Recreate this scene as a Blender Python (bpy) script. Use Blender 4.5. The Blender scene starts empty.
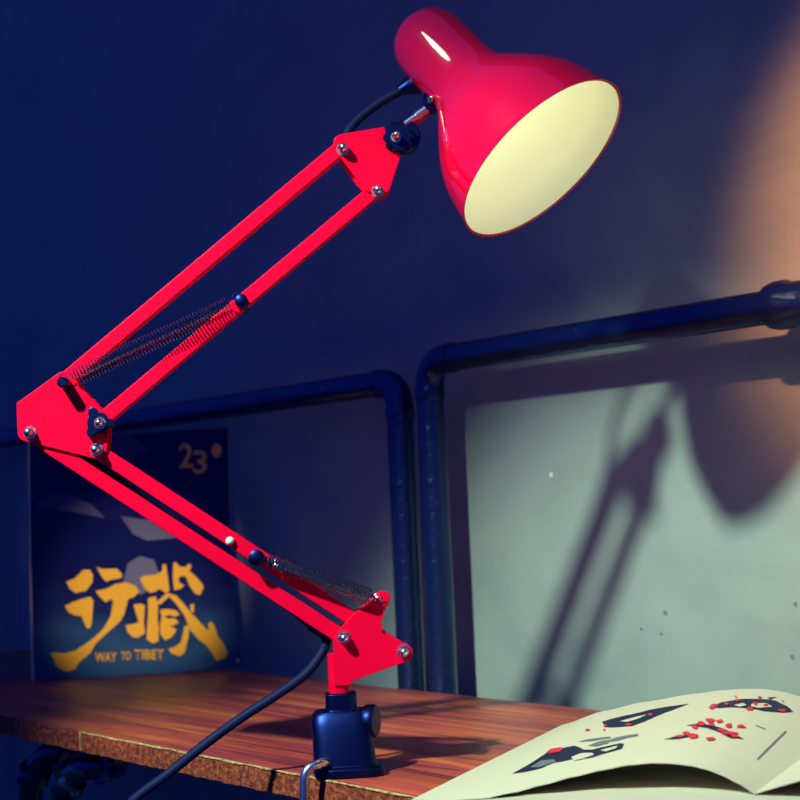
import bpy, bmesh, math, random
from mathutils import Vector, Matrix
random.seed(7)
PI = math.pi
scene = bpy.context.scene
COL = scene.collection

# ------------------------------------------------------------------ camera
F = 1500.0                                   # focal length in pixels of an 800 px frame
CR = Vector((0.62480908, 0.77960703, -0.04273746))
CU = Vector((0.08178942, -0.01091711, 0.99658984))
CF = Vector((-0.77648187, 0.62617385, 0.07058472))
CC = Vector((0.0, 0.0, 0.96))
cam_data = bpy.data.cameras.new('camera')
cam = bpy.data.objects.new('camera', cam_data)
COL.objects.link(cam)
m = Matrix((CR, CU, -CF)).transposed().to_4x4()
m.translation = CC
cam.matrix_world = m
cam_data.sensor_width = 36.0
cam_data.sensor_fit = 'HORIZONTAL'
cam_data.lens = F / 800.0 * 36.0
cam_data.clip_start = 0.02
cam_data.dof.use_dof = True
cam_data.dof.focus_distance = 1.19
cam_data.dof.aperture_fstop = 10.0
scene.camera = cam

# ------------------------------------------------------------------ world, lights, exposure
world = bpy.data.worlds.new('dim_blue_room')
scene.world = world
world.use_nodes = True
bg = world.node_tree.nodes['Background']
bg.inputs['Color'].default_value = (0.036, 0.112, 1.0, 1)
bg.inputs['Strength'].default_value = 0.305

def look(o, d):
    o.rotation_euler = Vector(d).to_track_quat('-Z', 'Y').to_euler()

def spot(name, loc, aim, power, color, radius, size, blend):
    l = bpy.data.lights.new(name, 'SPOT')
    l.energy = power; l.color = color; l.shadow_soft_size = radius
    l.spot_size = size; l.spot_blend = blend
    o = bpy.data.objects.new(name, l); COL.objects.link(o)
    o.location = loc; look(o, Vector(aim))
    return o

KEY = Vector((-0.6748, -0.3996, 1.9689))
key_dir = CR * 0.470 + CU * -0.722 + CF * 0.508
spot('key_spot_lamp', KEY, key_dir, 203.0, (0.69, 1.0, 0.84), 0.042, math.radians(37.5), 0.68)

panel_l = bpy.data.lights.new('overhead_panel_lamp', 'AREA')
panel_l.shape = 'RECTANGLE'; panel_l.size = 0.22; panel_l.size_y = 0.24
panel_l.energy = 0.035; panel_l.color = (1.0, 0.95, 0.72); panel_l.spread = math.radians(24)
panel = bpy.data.objects.new('overhead_panel_lamp', panel_l); COL.objects.link(panel)
panel.location = (-0.745, 0.05, 1.83)
look(panel, Vector((-0.90, 0.79, 1.325)) - panel.location)

# warm wall spot off to the right
WARM_AT = Vector((-0.68, 1.1646, 1.215))
WARM = WARM_AT + Vector((0.45, -1.30, 0.78))
spot('warm_wall_spot_lamp', WARM, WARM_AT - WARM, 265.0, (1.0, 0.41, 0.15), 0.03, math.radians(18), 1.0)
# small warm fill spot, added out of view to brighten the magazine
spot('magazine_fill_light', (-0.80, 0.38, 0.768), Vector((-1.795, 0.985, 0.86)) - Vector((-0.80, 0.38, 0.768)), 40.0, (1.0, 0.82, 0.62), 0.012, math.radians(15), 0.9)

vs = scene.view_settings
vs.view_transform = 'Standard'
vs.look = 'None'
vs.exposure = 0.0
vs.gamma = 1.0
vs.use_curve_mapping = False

# ------------------------------------------------------------------ projection helpers
def ray(px, py):
    return CR * ((px - 400) / F) - CU * ((py - 400) / F) + CF

def on_plane(px, py, p, n):
    r = ray(px, py)
    return CC + r * ((Vector(p) - CC).dot(n) / r.dot(n))

def project(P):
    d = Vector(P) - CC
    z = d.dot(CF)
    return 400 + F * d.dot(CR) / z, 400 - F * d.dot(CU) / z

# ------------------------------------------------------------------ key dimensions
TZ = 0.75                     # table top height
Y_FRONT, Y_BACK, Y_PIPE, Y_WALL = 0.690, 1.089, 1.1075, 1.1646

# ------------------------------------------------------------------ object helpers
ROOTLOC = {}

def thing(name, label, cat, loc, group=None):
    o = bpy.data.objects.new(name, None)
    o.empty_display_size = 0.03
    COL.objects.link(o)
    o.location = loc
    o['label'] = label; o['category'] = cat
    if group: o['group'] = group
    ROOTLOC[o] = Vector(loc)
    return o

def obj(name, bm, mat, parent=None, smooth=False, bevel=0.0, segs=2, label=None):
    """link a bmesh given in world coordinates as ONE mesh object"""
    loc = Vector((0, 0, 0))
    if parent is not None:
        loc = ROOTLOC[parent]
    bmesh.ops.remove_doubles(bm, verts=bm.verts, dist=1e-6)
    bmesh.ops.recalc_face_normals(bm, faces=bm.faces)
    bmesh.ops.translate(bm, verts=bm.verts, vec=-loc)
    me = bpy.data.meshes.new(name)
    bm.to_mesh(me); bm.free()
    mats = mat if isinstance(mat, (list, tuple)) else [mat]
    for k in mats: me.materials.append(k)
    if smooth:
        for p in me.polygons: p.use_smooth = True
        try: me.set_sharp_from_angle(angle=math.radians(40))
        except Exception: pass
    o = bpy.data.objects.new(name, me)
    COL.objects.link(o)
    if parent is not None:
        o.parent = parent
        ROOTLOC[o] = loc
    if bevel > 0:
        b = o.modifiers.new('bevel', 'BEVEL')
        b.width = bevel; b.segments = segs; b.limit_method = 'ANGLE'; b.angle_limit = math.radians(35)
    if label: o['label'] = label
    return o

def struct(name, bm, mat, **k):
    o = obj(name, bm, mat, **k)
    o['kind'] = 'structure'
    return o

def add_box(bm, lo, hi):
    xs, ys, zs = zip(lo, hi)
    v = [bm.verts.new((x, y, z)) for x in xs for y in ys for z in zs]
    for f in ((0, 1, 3, 2), (4, 6, 7, 5), (0, 4, 5, 1), (2, 3, 7, 6), (0, 2, 6, 4), (1, 5, 7, 3)):
        bm.faces.new([v[i] for i in f])

def add_prism(bm, pts, vec):
    vec = Vector(vec)
    a = [bm.verts.new(p) for p in pts]
    b = [bm.verts.new(Vector(p) + vec) for p in pts]
    n = len(pts)
    bm.faces.new(a); bm.faces.new(b[::-1])
    for i in range(n):
        bm.faces.new((a[i], b[i], b[(i + 1) % n], a[(i + 1) % n]))

def frames(pts):
    """parallel transported frames along a polyline"""
    pts = [Vector(p) for p in pts]
    n = len(pts)
    out = []
    t0 = (pts[1] - pts[0]).normalized()
    up = Vector((0, 0, 1)) if abs(t0.z) < 0.9 else Vector((1, 0, 0))
    nrm = (up - t0 * up.dot(t0)).normalized()
    for i in range(n):
        a = pts[max(i - 1, 0)]; b = pts[min(i + 1, n - 1)]
        t = (b - a).normalized()
        nrm = (nrm - t * nrm.dot(t)).normalized()
        out.append((pts[i], t, nrm, t.cross(nrm)))
    return out

def add_tube(bm, pts, r, sides=12, cap=True):
    rs = r if isinstance(r, (list, tuple)) else [r] * len(pts)
    rings = []
    for (p, t, a, b), rr in zip(frames(pts), rs):
        rings.append([bm.verts.new(p + a * (rr * math.cos(2 * PI * k / sides)) + b * (rr * math.sin(2 * PI * k / sides))) for k in range(sides)])
    for i in range(len(rings) - 1):
        for k in range(sides):
            bm.faces.new((rings[i][k], rings[i][(k + 1) % sides], rings[i + 1][(k + 1) % sides], rings[i + 1][k]))
    if cap:
        bm.faces.new(rings[0][::-1]); bm.faces.new(rings[-1])

def add_lathe(bm, prof, origin, axis, segs=32, close=False):
    """prof: list of (t along axis, r)"""
    origin = Vector(origin); axis = Vector(axis).normalized()
    up = Vector((0, 0, 1)) if abs(axis.z) < 0.9 else Vector((1, 0, 0))
    a = up.cross(axis).normalized(); b = axis.cross(a)
    rings = []
    for t, r in prof:
        c = origin + axis * t
        if r < 1e-7:
            rings.append([bm.verts.new(c)])
        else:
            rings.append([bm.verts.new(c + a * (r * math.cos(2 * PI * k / segs)) + b * (r * math.sin(2 * PI * k / segs))) for k in range(segs)])
    pairs = list(zip(rings, rings[1:]))
    if close: pairs.append((rings[-1], rings[0]))
    for r0, r1 in pairs:
        for k in range(segs):
            k2 = (k + 1) % segs
            if len(r0) == 1 and len(r1) == 1: continue
            if len(r0) == 1: bm.faces.new((r0[0], r1[k], r1[k2]))
            elif len(r1) == 1: bm.faces.new((r0[k], r1[0], r0[k2]))
            else: bm.faces.new((r0[k], r0[k2], r1[k2], r1[k]))

def bezier(pts, n=8):
    """Catmull-Rom through points"""
    pts = [Vector(p) for p in pts]
    P = [pts[0] * 2 - pts[1]] + pts + [pts[-1] * 2 - pts[-2]]
    out = []
    for i in range(1, len(P) - 2):
        p0, p1, p2, p3 = P[i - 1:i + 3]
        for k in range(n):
            t = k / n
            out.append(0.5 * ((2 * p1) + (p2 - p0) * t + (2 * p0 - 5 * p1 + 4 * p2 - p3) * t * t + (3 * p1 - p0 - 3 * p2 + p3) * t ** 3))
    out.append(pts[-1])
    return out

def fillet(pts, r, n=8):
    """round the inner corners of a polyline"""
    pts = [Vector(p) for p in pts]
    out = [pts[0]]
    for i in range(1, len(pts) - 1):
        a = (pts[i - 1] - pts[i]); b = (pts[i + 1] - pts[i])
        rr = min(r, a.length * 0.49, b.length * 0.49)
        A = pts[i] + a.normalized() * rr; B = pts[i] + b.normalized() * rr
        for k in range(n + 1):
            t = k / n
            out.append(A * (1 - t) ** 2 + pts[i] * 2 * t * (1 - t) + B * t * t)
    out.append(pts[-1])
    return out

# ------------------------------------------------------------------ materials
def new_mat(name, color=(0.5, 0.5, 0.5), rough=0.5, metal=0.0, spec=0.5, coat=0.0, coat_rough=0.1):
    mt = bpy.data.materials.new(name)
    mt.use_nodes = True
    b = mt.node_tree.nodes['Principled BSDF']
    b.inputs['Base Color'].default_value = (*color, 1)
    b.inputs['Roughness'].default_value = rough
    b.inputs['Metallic'].default_value = metal
    b.inputs['Specular IOR Level'].default_value = spec
    b.inputs['Coat Weight'].default_value = coat
    b.inputs['Coat Roughness'].default_value = coat_rough
    b.inputs['Coat IOR'].default_value = 1.5
    return mt

def nodes(mt):
    nt = mt.node_tree
    return nt, nt.nodes, nt.links, nt.nodes['Principled BSDF']

def add_bump(mt, scale=(50, 50, 50), strength=0.1, dist=0.001, detail=4):
    nt, N, L, b = nodes(mt)
    tc = N.new('ShaderNodeTexCoord'); mp = N.new('ShaderNodeMapping')
    mp.inputs['Scale'].default_value = scale
    nz = N.new('ShaderNodeTexNoise'); nz.inputs['Scale'].default_value = 1.0; nz.inputs['Detail'].default_value = detail
    bp = N.new('ShaderNodeBump'); bp.inputs['Strength'].default_value = strength; bp.inputs['Distance'].default_value = dist
    L.new(tc.outputs['Object'], mp.inputs['Vector']); L.new(mp.outputs[0], nz.inputs['Vector'])
    L.new(nz.outputs['Fac'], bp.inputs['Height']); L.new(bp.outputs[0], b.inputs['Normal'])
    return nz

def ramp(N, stops, interp='LINEAR'):
    r = N.new('ShaderNodeValToRGB')
    r.color_ramp.interpolation = interp
    while len(r.color_ramp.elements) < len(stops): r.color_ramp.elements.new(0.5)
    for e, (p, c) in zip(r.color_ramp.elements, stops):
        e.position = p; e.color = (*c, 1)
    return r

def noise_color(mt, scale, stops, detail=5, rough=0.55, distortion=0.0, extra_bump=0.0, dist=0.001):
    nt, N, L, b = nodes(mt)
    tc = N.new('ShaderNodeTexCoord'); mp = N.new('ShaderNodeMapping')
    mp.inputs['Scale'].default_value = scale
    nz = N.new('ShaderNodeTexNoise'); nz.inputs['Scale'].default_value = 1.0
    nz.inputs['Detail'].default_value = detail; nz.inputs['Roughness'].default_value = rough
    nz.inputs['Distortion'].default_value = distortion
    r = ramp(N, stops)
    L.new(tc.outputs['Object'], mp.inputs['Vector']); L.new(mp.outputs[0], nz.inputs['Vector'])
    L.new(nz.outputs['Fac'], r.inputs['Fac']); L.new(r.outputs['Color'], b.inputs['Base Color'])
    if extra_bump:
        bp = N.new('ShaderNodeBump'); bp.inputs['Strength'].default_value = extra_bump; bp.inputs['Distance'].default_value = dist
        L.new(nz.outputs['Fac'], bp.inputs['Height']); L.new(bp.outputs[0], b.inputs['Normal'])
    return r

RED = new_mat('red_enamel', (0.95, 0.0013, 0.034), rough=0.35, spec=0.06)
SHADE_RED = new_mat('red_gloss_enamel', (0.95, 0.0013, 0.034), rough=0.3, spec=0.05, coat=1.0, coat_rough=0.015)
SHADE_RED.node_tree.nodes['Principled BSDF'].inputs['Coat IOR'].default_value = 2.2
LINING = new_mat('pale_enamel_lining', (0.84, 0.86, 0.76), rough=0.6, spec=0.2)
BLACK = new_mat('black_plastic', (0.012, 0.022, 0.115), rough=0.38, metal=1.0)
add_bump(BLACK, (250, 250, 250), 0.12, 0.0006)
CORD = new_mat('black_rubber', (0.004, 0.008, 0.05), rough=0.6, spec=0.15)
CHROME = new_mat('chrome', (0.85, 0.85, 0.76), rough=0.26, metal=1.0)
STEEL = new_mat('spring_steel', (0.32, 0.36, 0.42), rough=0.2, metal=1.0)
WHITE_PLASTIC = new_mat('white_plastic', (0.75, 0.75, 0.6), rough=0.4)
PIPE = new_mat('black_pipe_paint', (0.030, 0.058, 0.165), rough=0.25, metal=0.8)
add_bump(PIPE, (45, 90, 90), 0.5, 0.004, 7)
def scuffs_and_glints():
    """pale flecks along the pipes: scuffs, and lamp glints painted into the colour"""
    nt, N, L, b = nodes(PIPE)
    tc = N.new('ShaderNodeTexCoord'); mp = N.new('ShaderNodeMapping'); mp.inputs['Scale'].default_value = (26, 90, 75)
    nz = N.new('ShaderNodeTexNoise'); nz.inputs['Scale'].default_value = 1.0; nz.inputs['Detail'].default_value = 6; nz.inputs['Roughness'].default_value = 0.7
    r = ramp(N, [(0.66, (0.030, 0.058, 0.165)), (0.70, (0.55, 0.58, 0.55))])  # pale stop puts glints of light and scuffs into the base colour
    L.new(tc.outputs['Object'], mp.inputs[0]); L.new(mp.outputs[0], nz.inputs['Vector']); L.new(nz.outputs['Fac'], r.inputs[0]); L.new(r.outputs[0], b.inputs['Base Color'])
scuffs_and_glints()
PAPER = new_mat('paper', (0.64, 0.565, 0.40), rough=0.6, spec=0.25)
PAPER_EDGE = new_mat('paper_edge', (0.62, 0.58, 0.45), rough=0.8, spec=0.2)
PAPER_BLOCK = new_mat('paper_block', (0.70, 0.72, 0.60), rough=0.7, spec=0.2)
INK = new_mat('black_ink', (0.012, 0.014, 0.045), rough=0.5, spec=0.3)
INK_RED = new_mat('red_ink', (0.75, 0.02, 0.05), rough=0.5, spec=0.3)
INK_GREY = new_mat('grey_ink', (0.16, 0.17, 0.19), rough=0.5, spec=0.3)
GOLD = new_mat('gold_ink', (0.95, 0.50, 0.03), rough=0.5, spec=0.1)
GOLD_DIM = new_mat('copper_ink', (0.95, 0.44, 0.14), rough=0.5, spec=0.3)

# wall plaster
WALL = new_mat('grey_green_plaster', rough=0.75, spec=0.25)
noise_color(WALL, (4.0, 4.0, 5.5), [(0.30, (0.25, 0.30, 0.29)), (0.46, (0.33, 0.35, 0.31)), (0.6, (0.36, 0.385, 0.335)), (0.75, (0.33, 0.35, 0.31))], detail=7, rough=0.6, distortion=0.6)
def wall_bump():
    nt, N, L, b = nodes(WALL)
    tc = N.new('ShaderNodeTexCoord'); nz = N.new('ShaderNodeTexNoise'); nz.inputs['Scale'].default_value = 22; nz.inputs['Detail'].default_value = 8
    bp = N.new('ShaderNodeBump'); bp.inputs['Strength'].default_value = 0.12; bp.inputs['Distance'].default_value = 0.01
    L.new(tc.outputs['Object'], nz.inputs['Vector']); L.new(nz.outputs['Fac'], bp.inputs['Height']); L.new(bp.outputs[0], b.inputs['Normal'])
wall_bump()
FLOOR = new_mat('dark_floor', (0.05, 0.06, 0.09), rough=0.7)
add_bump(FLOOR, (20, 20, 20), 0.1, 0.002)

# wood of the table top: grain runs along X
WOOD = new_mat('red_brown_wood', rough=0.42, spec=0.5, coat=0.25, coat_rough=0.35)
def wood():
    nt, N, L, b = nodes(WOOD)
    tc = N.new('ShaderNodeTexCoord')
    mp = N.new('ShaderNodeMapping'); mp.inputs['Scale'].default_value = (2.2, 26, 26)
    nz = N.new('ShaderNodeTexNoise'); nz.inputs['Scale'].default_value = 1.4; nz.inputs['Detail'].default_value = 8; nz.inputs['Roughness'].default_value = 0.62; nz.inputs['Distortion'].default_value = 0.8
    r = ramp(N, [(0.28, (0.14, 0.012, 0.060)), (0.40, (0.34, 0.036, 0.052)), (0.52, (0.68, 0.094, 0.045)), (0.70, (0.96, 0.23, 0.048))])
    L.new(tc.outputs['Object'], mp.inputs[0]); L.new(mp.outputs[0], nz.inputs['Vector']); L.new(nz.outputs['Fac'], r.inputs[0])
    mp2 = N.new('ShaderNodeMapping'); mp2.inputs['Scale'].default_value = (1.3, 7, 7)
    n2 = N.new('ShaderNodeTexNoise'); n2.inputs['Scale'].default_value = 1.7; n2.inputs['Detail'].default_value = 3
    r2 = ramp(N, [(0.35, (0.55, 0.5, 0.5)), (0.65, (1.1, 1.1, 1.1))])
    L.new(tc.outputs['Object'], mp2.inputs[0]); L.new(mp2.outputs[0], n2.inputs['Vector']); L.new(n2.outputs['Fac'], r2.inputs[0])
    mx = N.new('ShaderNodeMix'); mx.data_type = 'RGBA'; mx.blend_type = 'MULTIPLY'; mx.inputs['Factor'].default_value = 1.0
    L.new(r.outputs[0], mx.inputs['A']); L.new(r2.outputs[0], mx.inputs['B'])
    # plank joints every 0.137 m across the depth
    sp = N.new('ShaderNodeSeparateXYZ'); L.new(tc.outputs['Object'], sp.inputs[0])
    ma = N.new('ShaderNodeMath'); ma.operation = 'DIVIDE'; ma.inputs[1].default_value = 0.137; L.new(sp.outputs['Y'], ma.inputs[0])
    fr = N.new('ShaderNodeMath'); fr.operation = 'FRACT'; L.new(ma.outputs[0], fr.inputs[0])
    lt = N.new('ShaderNodeMath'); lt.operation = 'LESS_THAN'; lt.inputs[1].default_value = 0.016; L.new(fr.outputs[0], lt.inputs[0])
    m2 = N.new('ShaderNodeMix'); m2.data_type = 'RGBA'; m2.inputs['B'].default_value = (0.035, 0.012, 0.012, 1)
    L.new(lt.outputs[0], m2.inputs['Factor']); L.new(mx.outputs['Result'], m2.inputs['A'])
    L.new(m2.outputs['Result'], b.inputs['Base Color'])
    bp = N.new('ShaderNodeBump'); bp.inputs['Strength'].default_value = 0.25; bp.inputs['Distance'].default_value = 0.001
    L.new(nz.outputs['Fac'], bp.inputs['Height']); L.new(bp.outputs[0], b.inputs['Normal'])
wood()
EDGE = new_mat('chipped_wood_edge', rough=0.7, spec=0.2)
noise_color(EDGE, (170, 170, 220), [(0.34, (0.07, 0.012, 0.014)), (0.50, (0.25, 0.042, 0.022)), (0.62, (0.46, 0.10, 0.032)), (0.76, (0.72, 0.27, 0.08))], detail=4, rough=0.7, distortion=0.3, extra_bump=0.6, dist=0.002)
EDGE_LIP = new_mat('pale_worn_lip', rough=0.7, spec=0.2)
noise_color(EDGE_LIP, (120, 120, 60), [(0.35, (0.34, 0.12, 0.04)), (0.6, (0.75, 0.50, 0.22))], detail=4)

# ------------------------------------------------------------------ setting
bm = bmesh.new(); add_box(bm, (-6.0, Y_WALL, 0.0), (2.5, Y_WALL + 0.12, 3.0)); wall = struct('wall_back', bm, WALL)
bm = bmesh.new(); add_box(bm, (-6.0, -3.0, -0.1), (2.5, Y_WALL + 0.12, 0.0)); struct('floor', bm, FLOOR)

# ------------------------------------------------------------------ table
TX0, TX1 = -2.35, -0.38
table = thing('wooden_table', 'long red-brown plank table with a chipped raw front edge along the wall', 'table', ((TX0 + TX1) / 2, (Y_FRONT + Y_BACK) / 2, 0))
bm = bmesh.new(); add_box(bm, (TX0, Y_FRONT + 0.004, TZ - 0.018), (TX1, Y_BACK, TZ))
obj('tabletop', bm, WOOD, table, bevel=0.001)
XJ = on_plane(81, 733, (0, Y_FRONT, 0), Vector((0, 1, 0))).x
def edge_strip(x0, x1, seed):
    """front edging with a ragged lower line"""
    rnd = random.Random(seed)
    bm = bmesh.new()
    n = max(8, int((x1 - x0) / 0.006))
    rows = []
    for i in range(n + 1):
        x = x0 + (x1 - x0) * i / n
        zb = TZ - 0.0185 - rnd.uniform(0, 0.0012)
        zt = TZ + 0.0002 - (rnd.uniform(0, 0.0012) if rnd.random() < 0.5 else 0)
        yf = Y_FRONT - rnd.uniform(0, 0.0008)
        rows.append([bm.verts.new(p) for p in ((x, Y_FRONT + 0.004, zb), (x, yf, zb), (x, yf, (zb + zt) / 2), (x, yf + 0.0004, zt), (x, Y_FRONT + 0.004, TZ + 0.0002))])
    for a, b in zip(rows, rows[1:]):
        for k in range(5):
            k2 = (k + 1) % 5
            bm.faces.new((a[k], b[k], b[k2], a[k2]))
    bm.faces.new(rows[0][::-1]); bm.faces.new(rows[-1])
    return bm
obj('edge_strip', edge_strip(TX0, XJ - 0.0006, 1), EDGE, table)
obj('edge_strip', edge_strip(XJ + 0.0006, TX1, 2), EDGE, table)
bm = bmesh.new()                            # worn pale arris along the top of the edging
rnd = random.Random(4)
n = 320
rows = []
for i in range(n + 1):
    x = XJ + 0.002 + (TX1 - XJ - 0.004) * i / n
    h = 0.0007 + 0.0005 * math.sin(i * 0.37) * math.sin(i * 0.083) + rnd.uniform(-0.00015, 0.00015); d_ = 0.0009 + 0.0007 * math.sin(i * 0.21) * math.sin(i * 0.057)
    rows.append([bm.verts.new(p) for p in ((x, Y_FRONT - 0.0010, TZ - h), (x, Y_FRONT - 0.0010, TZ + 0.0003), (x, Y_FRONT + d_, TZ + 0.0004), (x, Y_FRONT + d_, TZ - 0.0008))])
for a, b in zip(rows, rows[1:]):
    for k in range(4): bm.faces.new((a[k], b[k], b[(k + 1) % 4], a[(k + 1) % 4]))
bm.faces.new(rows[0][::-1]); bm.faces.new(rows[-1])
obj('worn_lip', bm, EDGE_LIP, table)
bm = bmesh.new(); add_box(bm, (XJ - 0.0018, Y_FRONT - 0.0012, TZ - 0.018), (XJ - 0.0004, Y_FRONT, TZ + 0.0004)); obj('edge_joint', bm, EDGE_LIP, table)
bm = bmesh.new(); add_box(bm, (TX0, Y_FRONT + 0.004, TZ - 0.0195), (TX1, Y_FRONT + 0.006, TZ - 0.018)); obj('underside_batten', bm, EDGE_LIP, table)

# black pipe legs under the table; elbows show under the left end of the front edge
def pipe_leg(x, y):
    bm = bmesh.new()
    z1 = TZ - 0.018
    add_lathe(bm, [(0, 0), (0, 0.040), (-0.006, 0.040), (-0.008, 0.024), (-0.026, 0.024), (-0.026, 0.017), (-0.70, 0.017), (-0.70, 0.024), (-0.716, 0.026), (-0.718, 0.042), (-0.732, 0.042), (-0.732, 0)], (x, y, z1), (0, 0, 1), 24)
    return bm
for lx in (-2.15, -0.55):
    for ly in (0.76, 1.04):
        obj('leg', pipe_leg(lx, ly), PIPE, table, smooth=True)
def under(px, py, Y): return on_plane(px, py, (0, Y, 0), Vector((0, 1, 0)))
YU = Y_FRONT + 0.035
A = under(42, 802, YU); A2 = under(30, 830, YU)
def bend_pipe(pts, r, col_at):
    bm = bmesh.new()
    P = bezier(pts, 8)
    add_tube(bm, P, r, 16)
    fr = frames(P)
    for i in col_at:
        p, t, a, b = fr[i]
        add_lathe(bm, [(-0.009, r), (-0.009, r * 1.32), (-0.006, r * 1.42), (0.006, r * 1.42), (0.009, r * 1.32), (0.009, r)], p, t, 20)
    return bm
zb = TZ - 0.026
obj('pipe_elbow', bend_pipe([under(20, 850, YU), under(30, 800, YU), under(37, 768, YU), under(60, 748, YU + 0.01), under(78, 746, YU + 0.05)], 0.0135, [14]), PIPE, table, smooth=True)
obj('pipe_elbow', bend_pipe([under(52, 850, YU), under(60, 808, YU), under(72, 776, YU), under(96, 766, YU + 0.006), under(116, 766, YU + 0.05)], 0.0135, [14, 25]), PIPE, table, smooth=True)

# ------------------------------------------------------------------ pipe frames between table and wall
PN = Vector((0, 1, 0))
def pip(px, py): return on_plane(px, py, (0, Y_PIPE, 0), PN)
PR = 0.0158
def elbow(bm, corner, d1, d2, R=0.034):
    """cast 90 degree elbow with collars"""
    c = Vector(corner); d1 = Vector(d1).normalized(); d2 = Vector(d2).normalized()
    P = [c + d1 * (R + 0.004), c + d1 * R]
    for k in range(1, 10):
        t = k / 10
        P.append(c + d1 * R * (1 - t) ** 2 + d2 * R * t * t)
    P += [c + d2 * R, c + d2 * (R + 0.004)]
    add_tube(bm, P, PR * 1.05, 20)
    for d in (d1, d2):
        add_lathe(bm, [(R - 0.004, PR), (R - 0.004, PR * 1.07), (R + 0.0, PR * 1.1), (R + 0.008, PR * 1.1), (R + 0.011, PR * 1.06), (R + 0.011, PR)], c, d, 24)

def pipe_frame(label, cx, cz, x_end, right_end):
    t = thing('pipe_frame', label, 'pipe frame', (cx, Y_PIPE, 0), 'black pipe frames along the wall')
    d = 1 if x_end > cx else -1
    bm = bmesh.new(); elbow(bm, (cx, Y_PIPE, cz), (d, 0, 0), (0, 0, -1)); obj('elbow_fitting', bm, PIPE, t, smooth=True)
    bm = bmesh.new()
    n = 40
    add_tube(bm, [Vector((cx + d * 0.03 + (x_end - d * 0.03 - cx - d * 0.03) * k / n, Y_PIPE, cz)) for k in range(n + 1)], PR, 24)
    obj('rail', bm, PIPE, t, smooth=True)
    bm = bmesh.new(); add_tube(bm, [Vector((cx, Y_PIPE, cz - 0.03 - (cz - 0.05) * k / 20)) for k in range(21)], PR, 24); obj('upright', bm, PIPE, t, smooth=True)
    bm = bmesh.new(); elbow(bm, (x_end, Y_PIPE, cz), (-d, 0, 0), (0, 0, -1), 0.036)
    add_lathe(bm, [(-0.052, PR * 1.0), (-0.052, PR * 1.3), (-0.044, PR * 1.42), (-0.034, PR * 1.42), (-0.028, PR * 1.25), (0.0, PR * 1.2), (0.012, PR * 1.28), (0.02, PR * 1.1), (0.024, 0)], (x_end, Y_PIPE, cz), (d, 0, 0), 24)
    obj('end_fitting', bm, PIPE, t, smooth=True)
    bm = bmesh.new(); add_tube(bm, [Vector((x_end, Y_PIPE, cz - 0.03 - (cz - 0.05) * k / 20)) for k in range(21)], PR, 24); obj('upright', bm, PIPE, t, smooth=True)
    return t
railz_r = pip(600, 334).z
xr0 = pip(434.5, 500).x; xr1 = pip(821, 310).x
railz_l = pip(330, 391).z
xl0 = pip(403.5, 500).x
pipe_frame('black iron pipe frame behind the open book, lamp shadow on the wall inside it', xr0, railz_r, xr1, True)
pipe_frame('black iron pipe frame in the dark behind the lamp and the magazine', xl0, railz_l, -2.62, False)

# little knocks and chips in the plaster
def wall_pt(px, py): return on_plane(px, py, (0, Y_WALL - 0.0006, 0), PN)
def wall_mark(name, px, py, r, mat, seed):
    rnd = random.Random(seed); c = wall_pt(px, py); s = 1.65 / F
    bm = bmesh.new()
    add_prism(bm, [c + Vector((math.cos(a * PI / 4) * r * s * rnd.uniform(0.6, 1.2), 0, math.sin(a * PI / 4) * r * s * rnd.uniform(0.6, 1.2))) for a in range(8)], (0, 0.0006, 0))
    o = obj(name, bm, mat, wall) if False else struct(name, bm, mat)
    o.parent = wall
CHIP = new_mat('bare_plaster_chip', (0.80, 0.82, 0.72), rough=0.8)
DINT = new_mat('dark_plaster_dint', (0.16, 0.20, 0.20), rough=0.9)
wall_mark('plaster_chip', 551, 475, 3.2, CHIP, 1)
for k, (x, y, r) in enumerate(((665, 613, 2.6), (641, 629, 1.6), (661, 634, 1.6), (795, 604, 2.2), (792, 657, 2.4))):
    wall_mark('plaster_dint', x, y, r, DINT, 10 + k)

# ------------------------------------------------------------------ the desk lamp
LB = Vector((-0.97994133, 0.71762876, TZ))
th = 0.95329491
LU = Vector((math.cos(th), math.sin(th), 0)); LW = Vector((math.sin(th), -math.cos(th), 0)); LV = Vector((0, 0, 1))
PX = (LB - CC).dot(CF) / F                   # metres per pixel at the lamp
def lp(px, py, w=0.0):
    return on_plane(px, py, LB + LW * w, LW)

lamp = thing('desk_lamp', 'red swing-arm desk lamp with a bell shade clamped to the table front edge', 'lamp', LB)

def plates(name, poly, parent, mat=RED, w0=0.0088, th_=0.0018, extra=None):
    bm = bmesh.new()
    for side in (1, -1):
        front = [lp(x, y, 0) + LW * (side * w0) for x, y in poly]
        add_prism(bm, front, LW * (side * th_))
    if extra: extra(bm)
    return obj(name, bm, mat, parent, bevel=0.0005)

def arc(cx, cy, r, a0, a1, n=6):
    return [(cx + r * math.cos(math.radians(a0 + (a1 - a0) * k / n)), cy + r * math.sin(math.radians(a0 + (a1 - a0) * k / n))) for k in range(n + 1)]

# pivots in the lamp plane
PV = dict(e_top=(63, 383), e_mid=(97, 425), e_low=(28, 432), e_low2=(95, 449), h_top=(343, 147), h_low=(378, 189), b_l=(344, 638), b_r=(404, 652))

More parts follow.
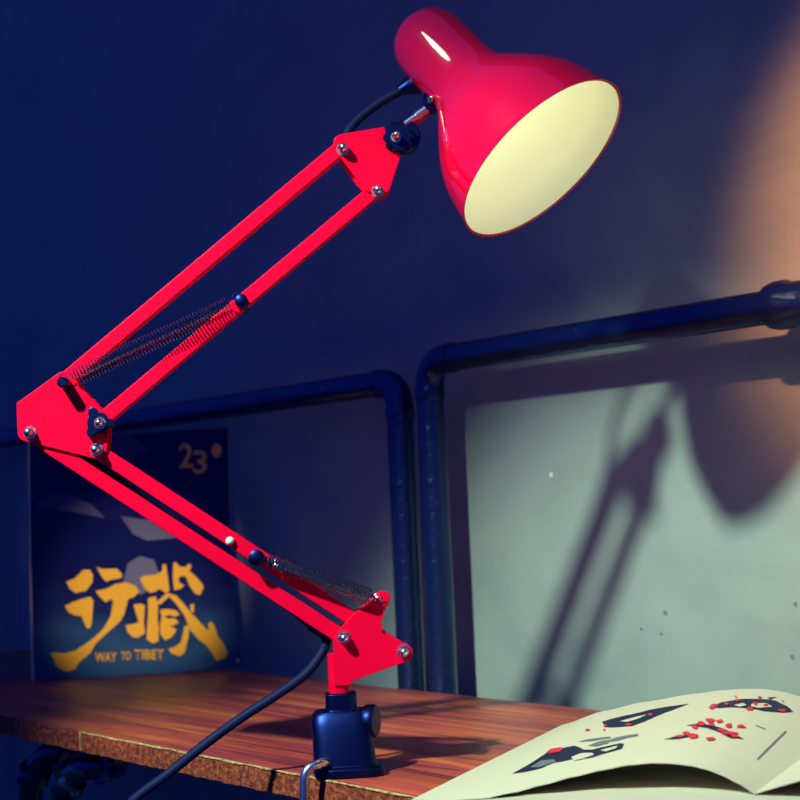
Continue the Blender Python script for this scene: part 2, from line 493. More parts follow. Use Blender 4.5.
def bar(a, b, ext_a=0, ext_b=0, w=0.0, hw=0.0058, hd=0.0076):
    A = lp(*a, w); B = lp(*b, w); d = (B - A).normalized(); n = LW.cross(d).normalized()
    A = A - d * ext_a * PX; B = B + d * ext_b * PX
    bm = bmesh.new()
    add_prism(bm, [A + n * hw - LW * hd, A + n * hw + LW * hd, A - n * hw + LW * hd, A - n * hw - LW * hd], B - A)
    return bm
obj('arm_bar', bar(PV['e_top'], PV['h_top'], 6, 6), RED, lamp, bevel=0.0009, segs=3)
obj('arm_bar', bar(PV['e_mid'], PV['h_low'], 6, 6), RED, lamp, bevel=0.0009, segs=3)
obj('arm_bar', bar(PV['e_low'], PV['b_l'], 6, 6), RED, lamp, bevel=0.0009, segs=3)
obj('arm_bar', bar(PV['e_low2'], PV['b_r'], 6, 6), RED, lamp, bevel=0.0009, segs=3)

elbow_poly = [(62, 373), (70, 372)] + [(77, 380), (84, 389), (95, 401), (104, 411), (110, 424), (110, 440), (108, 452)] + arc(97, 450, 9, 20, 110, 4) + arc(29, 433, 9, 105, 180, 4) + [(19, 404)]
def elbow_web(bm):
    a = lp(18.6, 406); b = lp(19.2, 426)
    add_prism(bm, [a - LW * 0.0088, a + LW * 0.0088, b + LW * 0.0088, b - LW * 0.0088], LU * 0.0012)
elbow_b = plates('elbow_bracket', elbow_poly, lamp, extra=elbow_web)
head_poly = arc(342, 146, 9, 150, 255, 4) + [(383, 130), (391, 139), (400, 158), (390, 189)] + arc(380, 189, 9, 20, 125, 4) + [(366, 193), (354, 179), (341, 161)]
head_b = plates('head_bracket', head_poly, lamp)
base_poly = [(338, 629), (354, 612), (369, 602)] + arc(383, 599, 8, 200, 340, 6) + [(385, 608), (381, 620), (382, 632), (396, 641)] + arc(403, 652, 9, -70, 90, 6) + [(354, 679), (348, 684), (334, 684), (333, 655), (333, 640)]
base_b = plates('base_bracket', base_poly, lamp)
bm = bmesh.new(); c = lp(383, 600); add_tube(bm, [c - LW * 0.0105, c + LW * 0.0112], 0.0046, 16); obj('spring_anchor', bm, RED, base_b, smooth=True, bevel=0.0008)
# round red post
bm = bmesh.new()
pz = lp(339.5, 690); top = Vector((pz.x, pz.y, lp(339, 652).z)); bot = Vector((pz.x, pz.y, TZ + 0.050))
add_tube(bm, [bot + Vector((0, 0, 0.012)), Vector((pz.x, pz.y, lp(339, 653).z))], 0.0087, 28); obj('post', bm, RED, lamp, smooth=True)

def cap_nut(px, py, parent, w=0.0106, r=0.0043, mat=CHROME):
    bm = bmesh.new(); o = lp(px, py, w)
    o = lp(px, py, w + 0.009) - LW * (0.009)
    add_lathe(bm, [(0, 0), (0, r * 1.2), (0.0009, r * 1.2), (0.0010, r * 0.72), (0.0042, r * 0.72), (0.0043, r)], o, LW, 20)
    add_lathe(bm, [(0.0043, r), (0.0076, r)], o, LW, 6)
    add_lathe(bm, [(0.0076, r * 0.86), (0.0094, r * 0.8), (0.0110, r * 0.55), (0.0117, r * 0.25), (0.0118, 0)], o, LW, 16)
    return obj('cap_nut', bm, mat, parent, smooth=True)
for q in ('h_top', 'h_low'): cap_nut(*PV[q], head_b)
for q in ('e_low', 'e_low2'): cap_nut(*PV[q], elbow_b)
for q in ('b_l', 'b_r'): cap_nut(*PV[q], base_b)
# through bolts (thin, between plates) are hidden in the bars

# black three-lobed wing nut on the elbow
bm = bmesh.new()
lob = []
for k in range(60):
    a = 2 * PI * k / 60
    rr = 0.0085 + 0.0048 * max(0, math.cos(3 * (a + math.radians(6)) + 0.0)) ** 1.2
    lob.append((math.cos(a) * rr, math.sin(a) * rr))
wc = lp(99, 423, 0.0108)
add_prism(bm, [wc + LU * x + LV * y for x, y in lob], LW * 0.0075)
wing = obj('wing_nut', bm, BLACK, lamp, bevel=0.001)
cap_nut(98.5, 422.5, wing, w=0.0182, r=0.0040)
bm = bmesh.new(); c = lp(97, 425); add_tube(bm, [c - LW * 0.015, c + LW * 0.0108], 0.0030, 12); obj('pivot_bolt', bm, STEEL, wing, smooth=True)

# spring pins
def pin(px, py, w0, w1, r, parent, mat=BLACK):
    bm = bmesh.new(); o = lp(px, py, w1) - LW * w1
    L_ = w1 - w0
    add_lathe(bm, [(0, 0), (0, r * 0.8), (0.0008, r), (L_ - 0.0012, r), (L_, r * 0.72), (L_, 0)], o + LW * w0, LW, 20)
    return obj('spring_pin', bm, mat, parent, smooth=True)
pin(62, 382, -0.030, 0.030, 0.0043, lamp)
pin(241, 300, -0.026, 0.026, 0.0052, lamp)
pin(256, 558, -0.024, 0.025, 0.0062, lamp)
# white plastic rivet on the lower arm
bm = bmesh.new(); add_lathe(bm, [(0, 0), (0, 0.0034), (0.002, 0.0036), (0.004, 0.003), (0.0052, 0.0012), (0.0053, 0)], lp(230, 541, 0.0076), LW, 16); obj('rivet', bm, WHITE_PLASTIC, lamp, smooth=True, label='small white rivet on the lower arm')

def spring(a, b, w, R, turns, wire, parent, margin=0.05):
    A = lp(*a, 0) + LW * w; B = lp(*b, 0) + LW * w
    d = (B - A); Ln = d.length; d.normalize()
    n = LW.cross(d).normalized()
    s0 = Ln * margin; s1 = Ln * (1 - margin)
    P = []
    # hook at start
    for k in range(9): 
        a_ = PI * 1.2 * (1 - k / 8)
        P.append(A + d * (-0.003 * math.cos(a_ - 0.3) + 0.001) + n * (0.0042 * math.sin(a_ - 0.3)) )
    N_ = int(turns * 12)
    for k in range(N_ + 1):
        q = 2 * PI * turns * k / N_
        e = min(1.0, min(k, N_ - k) / 10.0)
        P.append(A + d * (s0 + (s1 - s0) * k / N_) + (n * math.cos(q) + LW * math.sin(q)) * (R * (0.35 + 0.65 * e)))
    for k in range(9):
        a_ = PI * 1.2 * (k / 8)
        P.append(B + d * (0.003 * math.cos(a_ - 0.3) - 0.001) + n * (0.0042 * math.sin(a_ - 0.3)))
    bm = bmesh.new(); add_tube(bm, P, wire, 6)
    return obj('spring', bm, STEEL, parent, smooth=True)
for w in (0.0175, -0.0175):
    spring((66, 382), (239, 301), w, 0.0046, 50, 0.00048, lamp)
    spring((259, 556), (379, 600), w * 0.9, 0.0058, 44, 0.00062, lamp, 0.07)

# swivel between head bracket and shade
bm = bmesh.new(); o = lp(398, 138, 0.0108)
add_lathe(bm, [(0, 0), (0, 0.0105), (0.0012, 0.0112), (0.005, 0.0112), (0.0064, 0.0098), (0.0064, 0)], o, LW, 24)
for k in range(10):                         # grip ribs of the friction knob
    a = 2 * PI * k / 10
    c = o + (LU * math.cos(a) + LV * math.sin(a)) * 0.0108
    add_lathe(bm, [(0.0006, 0.0), (0.0006, 0.002), (0.0058, 0.002), (0.0058, 0.0)], c, LW, 8)
knob = obj('friction_knob', bm, BLACK, lamp, smooth=True)
cap_nut(396.5, 134.5, knob, w=0.0172, r=0.0036)
bm = bmesh.new(); o = lp(404, 140, -0.0088)
add_lathe(bm, [(0, 0), (0, 0.0125), (0.0015, 0.0132), (0.0140, 0.0132), (0.0172, 0.0118), (0.0172, 0)], o, LW, 28)
obj('swivel_joint', bm, BLACK, lamp, smooth=True)
bm = bmesh.new(); add_tube(bm, [lp(402, 126, 0.006), lp(430, 106.5, 0.006)], [0.0028, 0.0028], 14)
add_tube(bm, [lp(416, 116.3, 0.006), lp(428, 107.9, 0.006)], [0.0036, 0.0036], 14)
obj('stem', bm, CHROME, lamp, smooth=True, label='short chrome stem holding the shade')
bm = bmesh.new(); add_tube(bm, [lp(405, 128.5, -0.001), lp(431, 110.5, -0.001)], 0.0030, 12); obj('red_stem_tube', bm, RED, lamp, smooth=True)  # thin red tube just below the chrome stem

# ---- shade
OC = Vector((-0.84153965, 0.8353308, 1.22983766)); NW = Vector((0.60685808, 0.23683897, -0.75870322)).normalized(); SC = 0.00081 * 0.9899
AX = -NW
prof = [(0, 100.2), (8, 98.8), (16, 96.9), (30, 94.0), (41, 91.2), (54, 85.5), (66, 79), (78, 71), (90, 62.5), (100, 55), (108, 49), (116, 44.2), (124, 41.8), (133, 41), (142, 40.6), (160, 40.2), (178, 39.8), (190, 38.8), (200, 35.8), (208, 30.7), (214, 24), (218, 16.2), (220.5, 8), (221, 0)]
outer = [(t * SC, r * SC) for t, r in prof]
bm = bmesh.new()
full = [(0.0004, (100.2 - 2.3) * SC), (-0.0006, 99.4 * SC), (-0.0006, 100.6 * SC)] + outer
add_lathe(bm, full, OC, AX, 96)
shade = obj('lamp_shade', bm, SHADE_RED, lamp, smooth=True)
bm = bmesh.new()
inner = [(0.0003, (100.2 - 2.2) * SC)] + [(t * SC, max(0, (r - 2.2)) * SC) for t, r in prof[1:18]] + [(196 * SC, 0)]
add_lathe(bm, inner, OC, AX, 96)
obj('shade_lining', bm, LINING, shade, smooth=True, label='pale enamel inside of the red shade')
# socket and bulb
bm = bmesh.new(); add_lathe(bm, [(192 * SC, 0), (192 * SC, 24 * SC), (150 * SC, 24 * SC), (148 * SC, 18 * SC), (148 * SC, 0)], OC, AX, 24); obj('lamp_socket', bm, LINING, shade, smooth=True)
BULB = bpy.data.materials.new('glowing_bulb'); BULB.use_nodes = True
bb = BULB.node_tree.nodes['Principled BSDF']
bb.inputs['Base Color'].default_value = (0.8, 0.8, 0.7, 1)
bb.inputs['Emission Color'].default_value = (0.80, 0.78, 0.42, 1); bb.inputs['Emission Strength'].default_value = 1.0
bm = bmesh.new()
add_lathe(bm, [(148 * SC, 0), (148 * SC, 14 * SC), (140 * SC, 16 * SC), (126 * SC, 24 * SC), (112 * SC, 32 * SC), (100 * SC, 35 * SC), (88 * SC, 32 * SC), (79 * SC, 23 * SC), (75 * SC, 11 * SC), (74 * SC, 0)], OC, AX, 32)
obj('bulb', bm, BULB, shade, smooth=True)
# the light the bulb throws out through the mouth of the shade
spot('bulb_beam', OC + AX * (66 * SC), NW, 2.2, (1.0, 0.42, 0.13), 0.022, math.radians(100), 0.4)
gl = bpy.data.lights.new('bulb_glow', 'POINT'); gl.energy = 0.088; gl.color = (1.0, 0.97, 0.55); gl.shadow_soft_size = 0.01
go = bpy.data.objects.new('bulb_glow', gl); COL.objects.link(go); go.location = OC + AX * (46 * SC)

# clamp on the shade neck where the stem ends
bm = bmesh.new(); o = lp(431, 107, -0.002)
add_lathe(bm, [(0, 0), (0, 0.0068), (0.012, 0.0068), (0.0135, 0.0055), (0.0135, 0)], o, LW, 20)
o2 = lp(430, 99, 0.0)
add_lathe(bm, [(0, 0), (0, 0.0056), (0.009, 0.0056), (0.0102, 0.0046), (0.0102, 0)], o2, LW, 20)
nk = obj('neck_clamp', bm, BLACK, lamp, smooth=True)
cap_nut(431.5, 98, nk, w=0.0102, r=0.0030)
bm = bmesh.new(); add_tube(bm, [lp(427, 108, 0.008), lp(437, 104, 0.008)], 0.0034, 12); obj('neck_bolt', bm, CHROME, nk, smooth=True)
# strain relief and cord
bm = bmesh.new(); add_tube(bm, [lp(420, 84, -0.02), lp(408, 86, -0.020), lp(399, 91, -0.02)], [0.0085, 0.0075, 0.0045], 16); obj('strain_relief', bm, BLACK, shade, smooth=True)
bm = bmesh.new()
cp = [lp(400, 91, -0.02), lp(375, 106, -0.022), lp(352, 126, -0.02), lp(338, 148, -0.0155), lp(300, 182, -0.0125), lp(180, 284, -0.0125), lp(75, 376, -0.0155), lp(48, 420, -0.0155), lp(80, 452, -0.0155), lp(150, 506, -0.0125), lp(250, 575, -0.0125), lp(308, 622, -0.0115), lp(322, 633, -0.009), lp(326, 643, -0.009), lp(318, 659, -0.007), lp(302, 677, -0.004), lp(272, 698, 0.0), lp(244, 716, 0.003), lp(208, 742, 0.006), lp(168, 774, 0.01), lp(128, 806, 0.012), lp(105, 850, 0.012)]
add_tube(bm, bezier(cp, 8), 0.0039, 12); obj('power_cord', bm, CORD, lamp, smooth=True)
bm = bmesh.new(); add_tube(bm, [lp(309, 625, -0.006), lp(327, 636, -0.006)], 0.0042, 12); obj('cord_clip', bm, BLACK, lamp, smooth=True)

# ---- clamp: lofted black body standing on the table
def loft(bm, secs, cu, cw, n=32, e=4.0):
    rings = []
    for z, hu, hw, ou, ow in secs:
        ring = []
        for k in range(n):
            a = 2 * PI * k / n
            ca, sa = math.cos(a), math.sin(a)
            x = math.copysign(abs(ca) ** (2 / e), ca) * hu + ou
            y = math.copysign(abs(sa) ** (2 / e), sa) * hw + ow
            ring.append(bm.verts.new(CL + LU * x + LW * y + LV * z))
        rings.append(ring)
    for a, b in zip(rings, rings[1:]):
        for k in range(n):
            bm.faces.new((a[k], a[(k + 1) % n], b[(k + 1) % n], b[k]))
    bm.faces.new(rings[0][::-1]); bm.faces.new(rings[-1])
CL = Vector((pz.x, pz.y, TZ)) + LU * 0.001
bm = bmesh.new()
loft(bm, [(0.0003, 0.0275, 0.0225, 0.004, 0.006), (0.004, 0.0285, 0.0235, 0.004, 0.006), (0.007, 0.028, 0.023, 0.004, 0.006), (0.009, 0.0250, 0.0205, 0.001, 0.005), (0.030, 0.0240, 0.0185, 0.0, 0.003), (0.040, 0.0245, 0.0175, -0.0005, 0.001), (0.0470, 0.0235, 0.0160, -0.0005, 0), (0.0500, 0.0205, 0.0140, 0, 0), (0.0506, 0.0128, 0.0125, 0, 0), (0.0630, 0.0126, 0.0122, 0, 0), (0.0638, 0.0114, 0.0112, 0, 0)], 0, 0)
clamp = obj('clamp', bm, BLACK, lamp, smooth=True, bevel=0.0006)
kx = (LU * 0.94 + LW * 0.34).normalized()
bm = bmesh.new()
add_lathe(bm, [(0, 0), (0, 0.009), (0.004, 0.0095), (0.0045, 0.0125), (0.006, 0.0132), (0.012, 0.0132), (0.0135, 0.012), (0.0135, 0)], lp(365, 721, 0.004) - kx * 0.004, kx, 28)
obj('clamp_knob', bm, BLACK, clamp, smooth=True)
bm = bmesh.new()
wq = 0.030
rp = fillet([lp(332, 766, 0.016), lp(324, 761.5, wq), lp(304.5, 769, wq + 0.006), lp(304, 800, wq + 0.006), lp(303.5, 850, wq + 0.006)], 0.011, 8)
add_tube(bm, rp, 0.0037, 18); obj('tightening_rod', bm, CHROME, clamp, smooth=True, label='bent chrome rod of the clamp')

# ------------------------------------------------------------------ magazine leaning by the wall
M0 = on_plane(33, 681, (0, 0, TZ), Vector((0, 0, 1))); M1 = on_plane(224, 670, (0, 0, TZ), Vector((0, 0, 1)))
MA = (M1 - M0); MA.z = 0; MWID = MA.length; MA.normalize()
MN = Vector((MA.y, -MA.x, 0))                # faces the camera
def mg(px, py, off=0.0):
    return on_plane(px, py, M0 + MN * off, MN)
mag = thing('magazine', 'dark blue magazine with golden brush lettering standing behind the lamp', 'magazine', M0)
COVER = new_mat('night_landscape_print', rough=0.6, spec=0.04)
def cover():
    nt, N, L, b = nodes(COVER)
    tc = N.new('ShaderNodeTexCoord'); sp = N.new('ShaderNodeSeparateXYZ'); L.new(tc.outputs['Object'], sp.inputs[0])
    mp = N.new('ShaderNodeMapping'); mp.inputs['Scale'].default_value = (9, 9, 22); L.new(tc.outputs['Object'], mp.inputs[0])
    nz = N.new('ShaderNodeTexNoise'); nz.inputs['Scale'].default_value = 1; nz.inputs['Detail'].default_value = 4; L.new(mp.outputs[0], nz.inputs['Vector'])
    ad = N.new('ShaderNodeMath'); ad.operation = 'MULTIPLY_ADD'; ad.inputs[1].default_value = 0.10; L.new(nz.outputs['Fac'], ad.inputs[0]); L.new(sp.outputs['Z'], ad.inputs[2])
    dv = N.new('ShaderNodeMath'); dv.operation = 'DIVIDE'; dv.inputs[1].default_value = 0.42; L.new(ad.outputs[0], dv.inputs[0])
    r = ramp(N, [(0.0, (0.030, 0.11, 0.22)), (0.20, (0.028, 0.10, 0.20)), (0.32, (0.008, 0.022, 0.11)), (0.44, (0.003, 0.007, 0.09)), (0.60, (0.003, 0.007, 0.09)), (0.68, (0.009, 0.016, 0.12)), (0.80, (0.005, 0.010, 0.11)), (1.0, (0.004, 0.008, 0.10))])
    L.new(dv.outputs[0], r.inputs[0]); L.new(r.outputs[0], b.inputs['Base Color'])
cover()
outline = [(33, 681), (80, 679), (130, 675.5), (180, 672.5), (215, 669), (241, 666), (243, 660), (238, 635), (233, 600), (230, 560), (229, 510), (228, 460), (227.5, 428), (180, 431), (120, 435), (28.5, 441), (30, 520), (31.5, 600)]
bm = bmesh.new(); add_prism(bm, [mg(x, y) + Vector((0, 0, 0.0005)) for x, y in outline], -MN * 0.0008); obj('front_cover', bm, COVER, mag)
bm = bmesh.new(); add_prism(bm, [mg(x, y, -0.0009) + Vector((0, 0, 0.0006)) for x, y in [(33, 681), (80, 679), (130, 675.5), (180, 672.5), (214, 669), (228, 640), (227, 520), (226, 429), (120, 436), (28.5, 441.5)]], -MN * 0.005); obj('page_block', bm, PAPER_BLOCK, mag)
bm = bmesh.new(); add_prism(bm, [mg(x, y, 0.0001) + Vector((0, 0, 0.0006)) for x, y in [(31.5, 681), (34.2, 681), (31, 560), (29.6, 441), (27.5, 441)]], MN * 0.0006); obj('spine_edge', bm, PAPER_EDGE, mag, label='pale worn left edge of the magazine')

def mag_poly(name, polys, mat, off, conv, parent=mag):
    bm = bmesh.new()
    for poly in polys:
        add_prism(bm, [mg(*conv(x, y), off) for x, y in poly], MN * 0.00025)
    bm.normal_update()
    bmesh.ops.triangulate(bm, faces=[f for f in bm.faces if len(f.verts) > 4])
    return obj(name, bm, mat, parent)
c3 = lambda x, y: (10 + .1876 * x, 540 + .1876 * y)
c4 = lambda x, y: (120 + .1874 * x, 540 + .1874 * y)
c6 = lambda x, y: (.35 * x, 420 + .35 * y)
CLOUD = new_mat('grey_blue_print', (0.010, 0.018, 0.13), rough=0.5)
PEAK = new_mat('black_peak_print', (0.004, 0.008, 0.035), rough=0.5)
for _p in ([[(345, 275), (420, 285), (520, 300), (560, 330), (420, 345), (380, 325)], [(350, 470), (365, 410), (400, 388), (440, 400), (455, 440), (440, 480), (400, 500)], [(100, 235), (170, 205), (260, 240), (300, 280), (210, 262), (110, 255)], [(340, 30), (400, 60), (430, 90), (360, 110), (300, 70)]]): mag_poly('printed_picture', [_p], CLOUD, 0.0002, c6)
hang = [[(300, 222), (345, 205), (390, 160), (425, 158), (442, 185), (440, 225), (405, 270), (350, 282), (320, 262)],
        [(292, 352), (330, 332), (395, 310), (430, 302), (445, 325), (440, 370), (436, 440), (428, 470), (410, 470), (390, 430), (382, 405), (345, 402), (312, 385)],
        [(462, 142), (490, 155), (570, 152), (600, 185), (590, 205), (545, 210), (512, 222), (488, 195)],
        [(455, 272), (510, 262), (560, 235), (620, 225), (670, 245), (688, 275), (660, 305), (632, 312), (610, 390), (590, 430), (540, 475), (490, 520), (450, 560), (430, 600), (370, 650), (345, 690), (310, 702), (270, 690), (245, 670), (232, 630), (215, 605), (240, 598), (290, 605), (350, 590), (400, 555), (450, 520), (500, 470), (535, 410), (550, 330), (540, 315), (510, 332), (485, 310)]]
zang = [[(105, 205), (130, 190), (190, 185), (225, 165), (228, 130), (245, 130), (255, 200), (264, 268), (245, 284), (225, 268), (205, 262), (188, 276), (160, 282), (130, 255)],
        [(285, 120), (300, 118), (315, 140), (350, 145), (370, 125), (382, 140), (370, 165), (400, 190), (440, 235), (445, 260), (425, 295), (400, 285), (370, 245), (362, 222), (350, 195), (325, 192), (312, 205), (318, 228), (345, 242), (320, 262), (290, 268), (282, 200)],
        [(270, 290), (300, 295), (340, 340), (380, 390), (420, 430), (465, 480), (475, 475), (470, 445), (490, 435), (505, 460), (520, 510), (555, 560), (575, 600), (565, 630), (510, 645), (490, 600), (460, 560), (420, 530), (375, 480), (345, 405), (300, 340), (265, 305)],
        [(375, 345), (395, 340), (395, 385), (378, 385)],
        [(72, 345), (110, 340), (132, 348), (127, 440), (134, 495), (100, 520), (70, 520), (40, 490), (30, 455), (60, 450), (100, 440), (85, 390)],
        [(150, 310), (190, 300), (203, 345), (200, 420), (207, 470), (205, 540), (175, 552), (142, 530), (144, 470), (150, 400)],
        [(212, 372), (250, 368), (300, 375), (320, 398), (292, 408), (262, 400), (236, 408), (258, 420), (292, 416), (315, 440), (285, 456), (264, 460), (286, 468), (302, 480), (275, 520), (240, 535), (217, 505), (213, 455), (222, 410)],
        [(195, 330), (255, 280), (275, 290), (215, 345)],
        [(345, 460), (370, 455), (365, 520), (345, 600), (320, 620), (275, 605), (258, 580), (290, 572), (325, 545)]]
mag_poly('golden_character', hang, GOLD, 0.0006, c3)
mag_poly('golden_character', zang, GOLD, 0.0006, c4)

def mag_text(name, body, x0, y0, x1, y1, mat, bold=0.0):
    """letters laid on the cover between two pixel corners (x0,y1 = lower left)"""
    cu = bpy.data.curves.new(name, 'FONT'); cu.body = body; cu.offset = bold
    tmp = bpy.data.objects.new('tmp', cu); COL.objects.link(tmp)
    dg = bpy.context.evaluated_depsgraph_get()
    me = bpy.data.meshes.new_from_object(tmp.evaluated_get(dg))
    bpy.data.objects.remove(tmp)
    xs = [v.co.x for v in me.vertices]; ys = [v.co.y for v in me.vertices]
    bx0, bx1, by0, by1 = min(xs), max(xs), min(ys), max(ys)
    P0 = mg(x0, y1, 0.0006); P1 = mg(x1, y1, 0.0006); P2 = mg(x0, y0, 0.0006)
    ea = (P1 - P0); eb = (P2 - P0)
    bm = bmesh.new(); bm.from_mesh(me)
    for v in bm.verts:
        a = (v.co.x - bx0) / (bx1 - bx0); b_ = (v.co.y - by0) / (by1 - by0)
        v.co = P0 + ea * a + eb * b_
    g = bmesh.ops.extrude_face_region(bm, geom=bm.faces[:])
    bmesh.ops.translate(bm, verts=[e for e in g['geom'] if isinstance(e, bmesh.types.BMVert)], vec=MN * 0.0002)
    bpy.data.meshes.remove(me)
    return obj(name, bm, mat, mag)
mag_text('cover_text', 'WAY', 95, 652, 117, 662, GOLD, 0.03)
mag_text('cover_text', 'TO', 121, 651.5, 131, 660, GOLD, 0.03)
mag_text('cover_text', 'TIBET', 134, 649.5, 164, 659.5, GOLD, 0.03)
mag_text('issue_number', '2', 179, 443, 193, 468, GOLD_DIM, 0.02)
mag_text('issue_number', '3', 193, 450, 207, 474, GOLD_DIM, 0.02)
bm = bmesh.new()
P_ = [(216.5 + 5 * math.cos(k * PI / 8), 450.5 + 7 * math.sin(k * PI / 8)) for k in range(16)]
add_prism(bm, [mg(x, y, 0.0006) for x, y in P_], MN * 0.0002); obj('degree_mark', bm, GOLD_DIM, mag)
bm = bmesh.new(); add_prism(bm, [mg(x, y, 0.0006) for x, y in ((236, 659), (239, 658.5), (239.5, 662), (236.5, 663))], MN * 0.0002); obj('corner_speck', bm, PAPER, mag)

# ------------------------------------------------------------------ open book
BQ = Vector((-0.8347, 0.6680, TZ)); BS = Vector((0.936, 0.351, 0)).normalized(); BT = Vector((-BS.y, BS.x, 0))
BW, BH = 0.247, 0.255
def lerp_tab(tab, x):
    if x <= tab[0][0]: return tab[0][1]
    for (x0, y0), (x1, y1) in zip(tab, tab[1:]):
        if x <= x1:
            t = (x - x0) / (x1 - x0); t = t * t * (3 - 2 * t) * 0.35 + t * 0.65
            return y0 + (y1 - y0) * t
    return tab[-1][1]
near_tab = [(0, .0047), (.03, .0062), (.056, .0090), (.080, .0145), (.102, .0208), (.125, .0275), (.146, .0330), (.165, .0372), (.181, .0392), (.195, .0396), (.208, .0386), (.218, .0368), (.227, .0338), (.238, .0290), (.247, .0235)]
far_tab = [(0, .0195), (.039, .0324), (.075, .0408), (.118, .0485), (.14, .0518), (.16, .0535), (.175, .0538), (.188, .0527), (.207, .0485), (.225, .0425), (.247, .0345)]
block_tab = [(0, .0022), (.03, .0048), (.064, .0090), (.10, .0138), (.145, .0185), (.20, .0215), (.247, .0225)]
def page_z(s, t):
    k = t / BH
    return lerp_tab(near_tab, s) * (1 - k) + lerp_tab(far_tab, s) * k
def rpage_z(s, t):                           # s measured from the gutter
    k = t / BH
    g = .0235 * (1 - k) + .0345 * k
    return g + 0.020 * math.sin(min(1, s / 0.09) * PI / 2) - 0.10 * max(0, s - 0.09)
def bpt(s, t, z): return BQ + BS * s + BT * t + Vector((0, 0, z))
book = thing('open_book', 'open white picture book lying on the table front right of the lamp', 'book', BQ)
def block(half):
    """the pages that still lie flat, a wedge rising to the spine"""
    bm = bmesh.new(); rows = []
    n = 24
    for i in range(n + 1):
        s = BW * i / n
        z = lerp_tab(block_tab, s)
        ss = s if half == 0 else 2 * BW - s
        rows.append([bm.verts.new(bpt(ss, t, zz)) for t, zz in ((0.0005, 0.0013), (0.0005, z), (BH - 0.0005, z + 0.001), (BH - 0.0005, 0.0013))])
    for a, b in zip(rows, rows[1:]):
        for k in range(4): bm.faces.new((a[k], b[k], b[(k + 1) % 4], a[(k + 1) % 4]))
    bm.faces.new(rows[0][::-1]); bm.faces.new(rows[-1])
    return bm
obj('page_block', block(0), PAPER, book); obj('page_block', block(1), PAPER, book)
bm = bmesh.new()
add_prism(bm, [bpt(s, t, 0.0003) for s, t in ((-0.002, -0.002), (2 * BW + .002, -0.002), (2 * BW + .002, BH + .002), (-0.002, BH + .002))], (0, 0, 0.0008)); obj('back_cover', bm, PAPER_BLOCK, book)
def sheet(zf, s_off, thick=0.0005):
    bm = bmesh.new(); ns, nt_ = 60, 16
    tops, bots = [], []
    for i in range(ns + 1):
        s = BW * i / ns
        tops.append([bm.verts.new(bpt(s + s_off, BH * j / nt_, zf(s, BH * j / nt_))) for j in range(nt_ + 1)])
        bots.append([bm.verts.new(bpt(s + s_off, BH * j / nt_, zf(s, BH * j / nt_) - thick)) for j in range(nt_ + 1)])
    for i in range(ns):
        for j in range(nt_):
            bm.faces.new((tops[i][j], tops[i + 1][j], tops[i + 1][j + 1], tops[i][j + 1]))
            bm.faces.new((bots[i][j], bots[i][j + 1], bots[i + 1][j + 1], bots[i + 1][j]))
        bm.faces.new((tops[i][0], bots[i][0], bots[i + 1][0], tops[i + 1][0]))
        bm.faces.new((tops[i][nt_], tops[i + 1][nt_], bots[i + 1][nt_], bots[i][nt_]))
    for j in range(nt_):
        bm.faces.new((tops[0][j], tops[0][j + 1], bots[0][j + 1], bots[0][j]))
        bm.faces.new((tops[ns][j], bots[ns][j], bots[ns][j + 1], tops[ns][j + 1]))
    return bm
obj('page', sheet(page_z, 0), PAPER, book, smooth=True)
obj('page', sheet(rpage_z, BW), PAPER, book, smooth=True)

def px_to_page(px, py):
    """page coordinates (s, t) of the point of the left page seen at a pixel"""
    s, t = 0.12, 0.17
    for _ in range(25):
        x0, y0 = project(bpt(s, t, page_z(s, t)))
        e = 1e-4
        xs, ys = project(bpt(s + e, t, page_z(s + e, t))); xt, yt = project(bpt(s, t + e, page_z(s, t + e)))
        a, b_, c_, d_ = (xs - x0) / e, (xt - x0) / e, (ys - y0) / e, (yt - y0) / e
        det = a * d_ - b_ * c_
        if abs(det) < 1e-6: break
        dx, dy = px - x0, py - y0
        ds = (d_ * dx - b_ * dy) / det; dt = (a * dy - c_ * dx) / det
        k = min(1, 0.04 / max(abs(ds), abs(dt), 1e-9))
        s += ds * k; t += dt * k
        s = min(max(s, 0.001), BW - 0.001); t = min(max(t, 0.001), BH - 0.001)
    return s, t
def page_print(name, polys, mat, conv, lift):
    for poly in polys:                      # each printed shape is a part of its own
        bm = bmesh.new()
        st = [px_to_page(*conv(x, y)) for x, y in poly]
        bm.faces.new([bm.verts.new((s, t, 0)) for s, t in st])
        bm.normal_update()
        bmesh.ops.triangulate(bm, faces=bm.faces[:])
        for _ in range(2):
            bmesh.ops.subdivide_edges(bm, edges=[e for e in bm.edges if e.calc_length() > 0.004], cuts=1, use_grid_fill=False)
            bm.normal_update()
            bmesh.ops.triangulate(bm, faces=bm.faces[:])
        for v in bm.verts:
            s, t = v.co.x, v.co.y
            v.co = bpt(s, t, page_z(s, t) + lift)
        obj(name, bm, mat, book, smooth=True)
b1 = lambda x, y: (480 + .2 * x, 690 + .2 * y)
b2 = lambda x, y: (560 + .3 * x, 680 + .3 * y)
page_print('printed_picture', [[(160, 420), (250, 370), (320, 325), (350, 300), (470, 280), (500, 290), (520, 300), (560, 300), (600, 290), (700, 268), (720, 270), (710, 295), (640, 315), (560, 340), (520, 345), (450, 350), (370, 365), (300, 395), (200, 415)]], INK, b1, 0.0003)
page_print('printed_picture', [[(140, 140), (180, 128), (300, 100), (430, 80), (350, 110), (280, 140), (240, 155), (150, 158)]], INK, b2, 0.0003)
page_print('printed_picture', [[(345, 200), (390, 188), (430, 182), (440, 190), (395, 198)], [(420, 152), (470, 146), (530, 158), (565, 172), (612, 198), (570, 196), (505, 166), (440, 154)]], INK, b2, 0.0003)
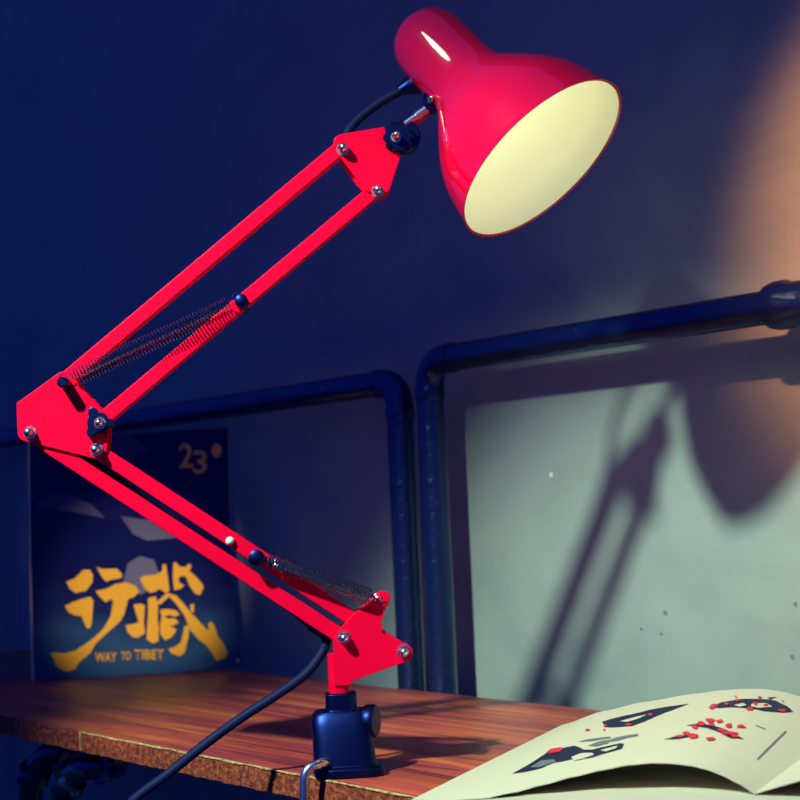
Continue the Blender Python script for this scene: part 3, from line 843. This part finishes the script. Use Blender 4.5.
page_print('printed_picture', [[(500, 90), (540, 75), (600, 65), (680, 65), (720, 70), (760, 90), (778, 108), (740, 110), (680, 105), (620, 95), (560, 92), (530, 95)], [(690, 60), (725, 57), (700, 66)], [(738, 68), (750, 74), (742, 75)]], INK, b2, 0.0003)
page_print('printed_line', [[(655, 265), (662, 267), (757, 173), (750, 170)], [(650, 150), (685, 163), (684, 167), (655, 155)]], INK_GREY, b2, 0.0003)
page_print('printed_picture', [[(250, 390), (305, 355), (370, 350), (380, 362), (300, 388)], [(490, 262), (540, 248), (600, 240), (650, 236), (655, 242), (600, 250), (545, 258)], [(620, 262), (680, 240), (740, 228), (790, 222), (788, 232), (740, 240), (690, 255)], [(540, 280), (600, 258), (660, 250), (640, 268), (580, 285)]], INK_GREY, b1, 0.0005)
page_print('printed_picture', [[(455, 340), (500, 322), (560, 318), (570, 328), (520, 345), (470, 358)], [(600, 305), (650, 292), (690, 283), (680, 295), (630, 312)]], PAPER, b1, 0.0007)
page_print('printed_picture', [[(200, 140), (250, 126), (290, 118), (260, 132), (225, 142)], [(580, 87), (610, 79), (622, 86), (600, 92)], [(640, 82), (690, 80), (708, 92), (660, 96), (636, 90)]], PAPER, b2, 0.0007)
def blobs(spec, conv, seed):
    rnd = random.Random(seed); out = []
    for x, y, rx, ry in spec:
        out.append([(x + math.cos(a * PI / 3.5) * rx * rnd.uniform(.6, 1.25), y + math.sin(a * PI / 3.5) * ry * rnd.uniform(.6, 1.25)) for a in range(7)])
    return out
page_print('printed_splash', blobs([(440, 188, 22, 9), (400, 190, 14, 5), (470, 148, 16, 7), (500, 138, 22, 8), (530, 140, 14, 6), (505, 152, 14, 6), (562, 154, 14, 7), (605, 158, 18, 6), (498, 199, 18, 5), (560, 180, 30, 7), (585, 190, 16, 5), (535, 170, 14, 5), (450, 160, 10, 6), (420, 180, 12, 5), (92, 168, 8, 3), (150, 155, 8, 5), (230, 152, 12, 4), (300, 118, 8, 5), (515, 88, 14, 7), (505, 96, 10, 4), (592, 70, 9, 5), (632, 99, 14, 5), (688, 86, 11, 5), (742, 104, 16, 5), (652, 82, 8, 7), (555, 82, 10, 5), (585, 58, 6, 2), (665, 60, 8, 4)], b2, 5), INK_RED, b2, 0.0009)
page_print('printed_splash', [[(340, 308), (360, 298), (405, 291), (412, 300), (400, 313), (345, 322)], [(525, 205), (550, 200), (545, 206), (528, 210)], [(612, 202), (628, 198), (620, 208)]], INK_RED, b1, 0.0009)
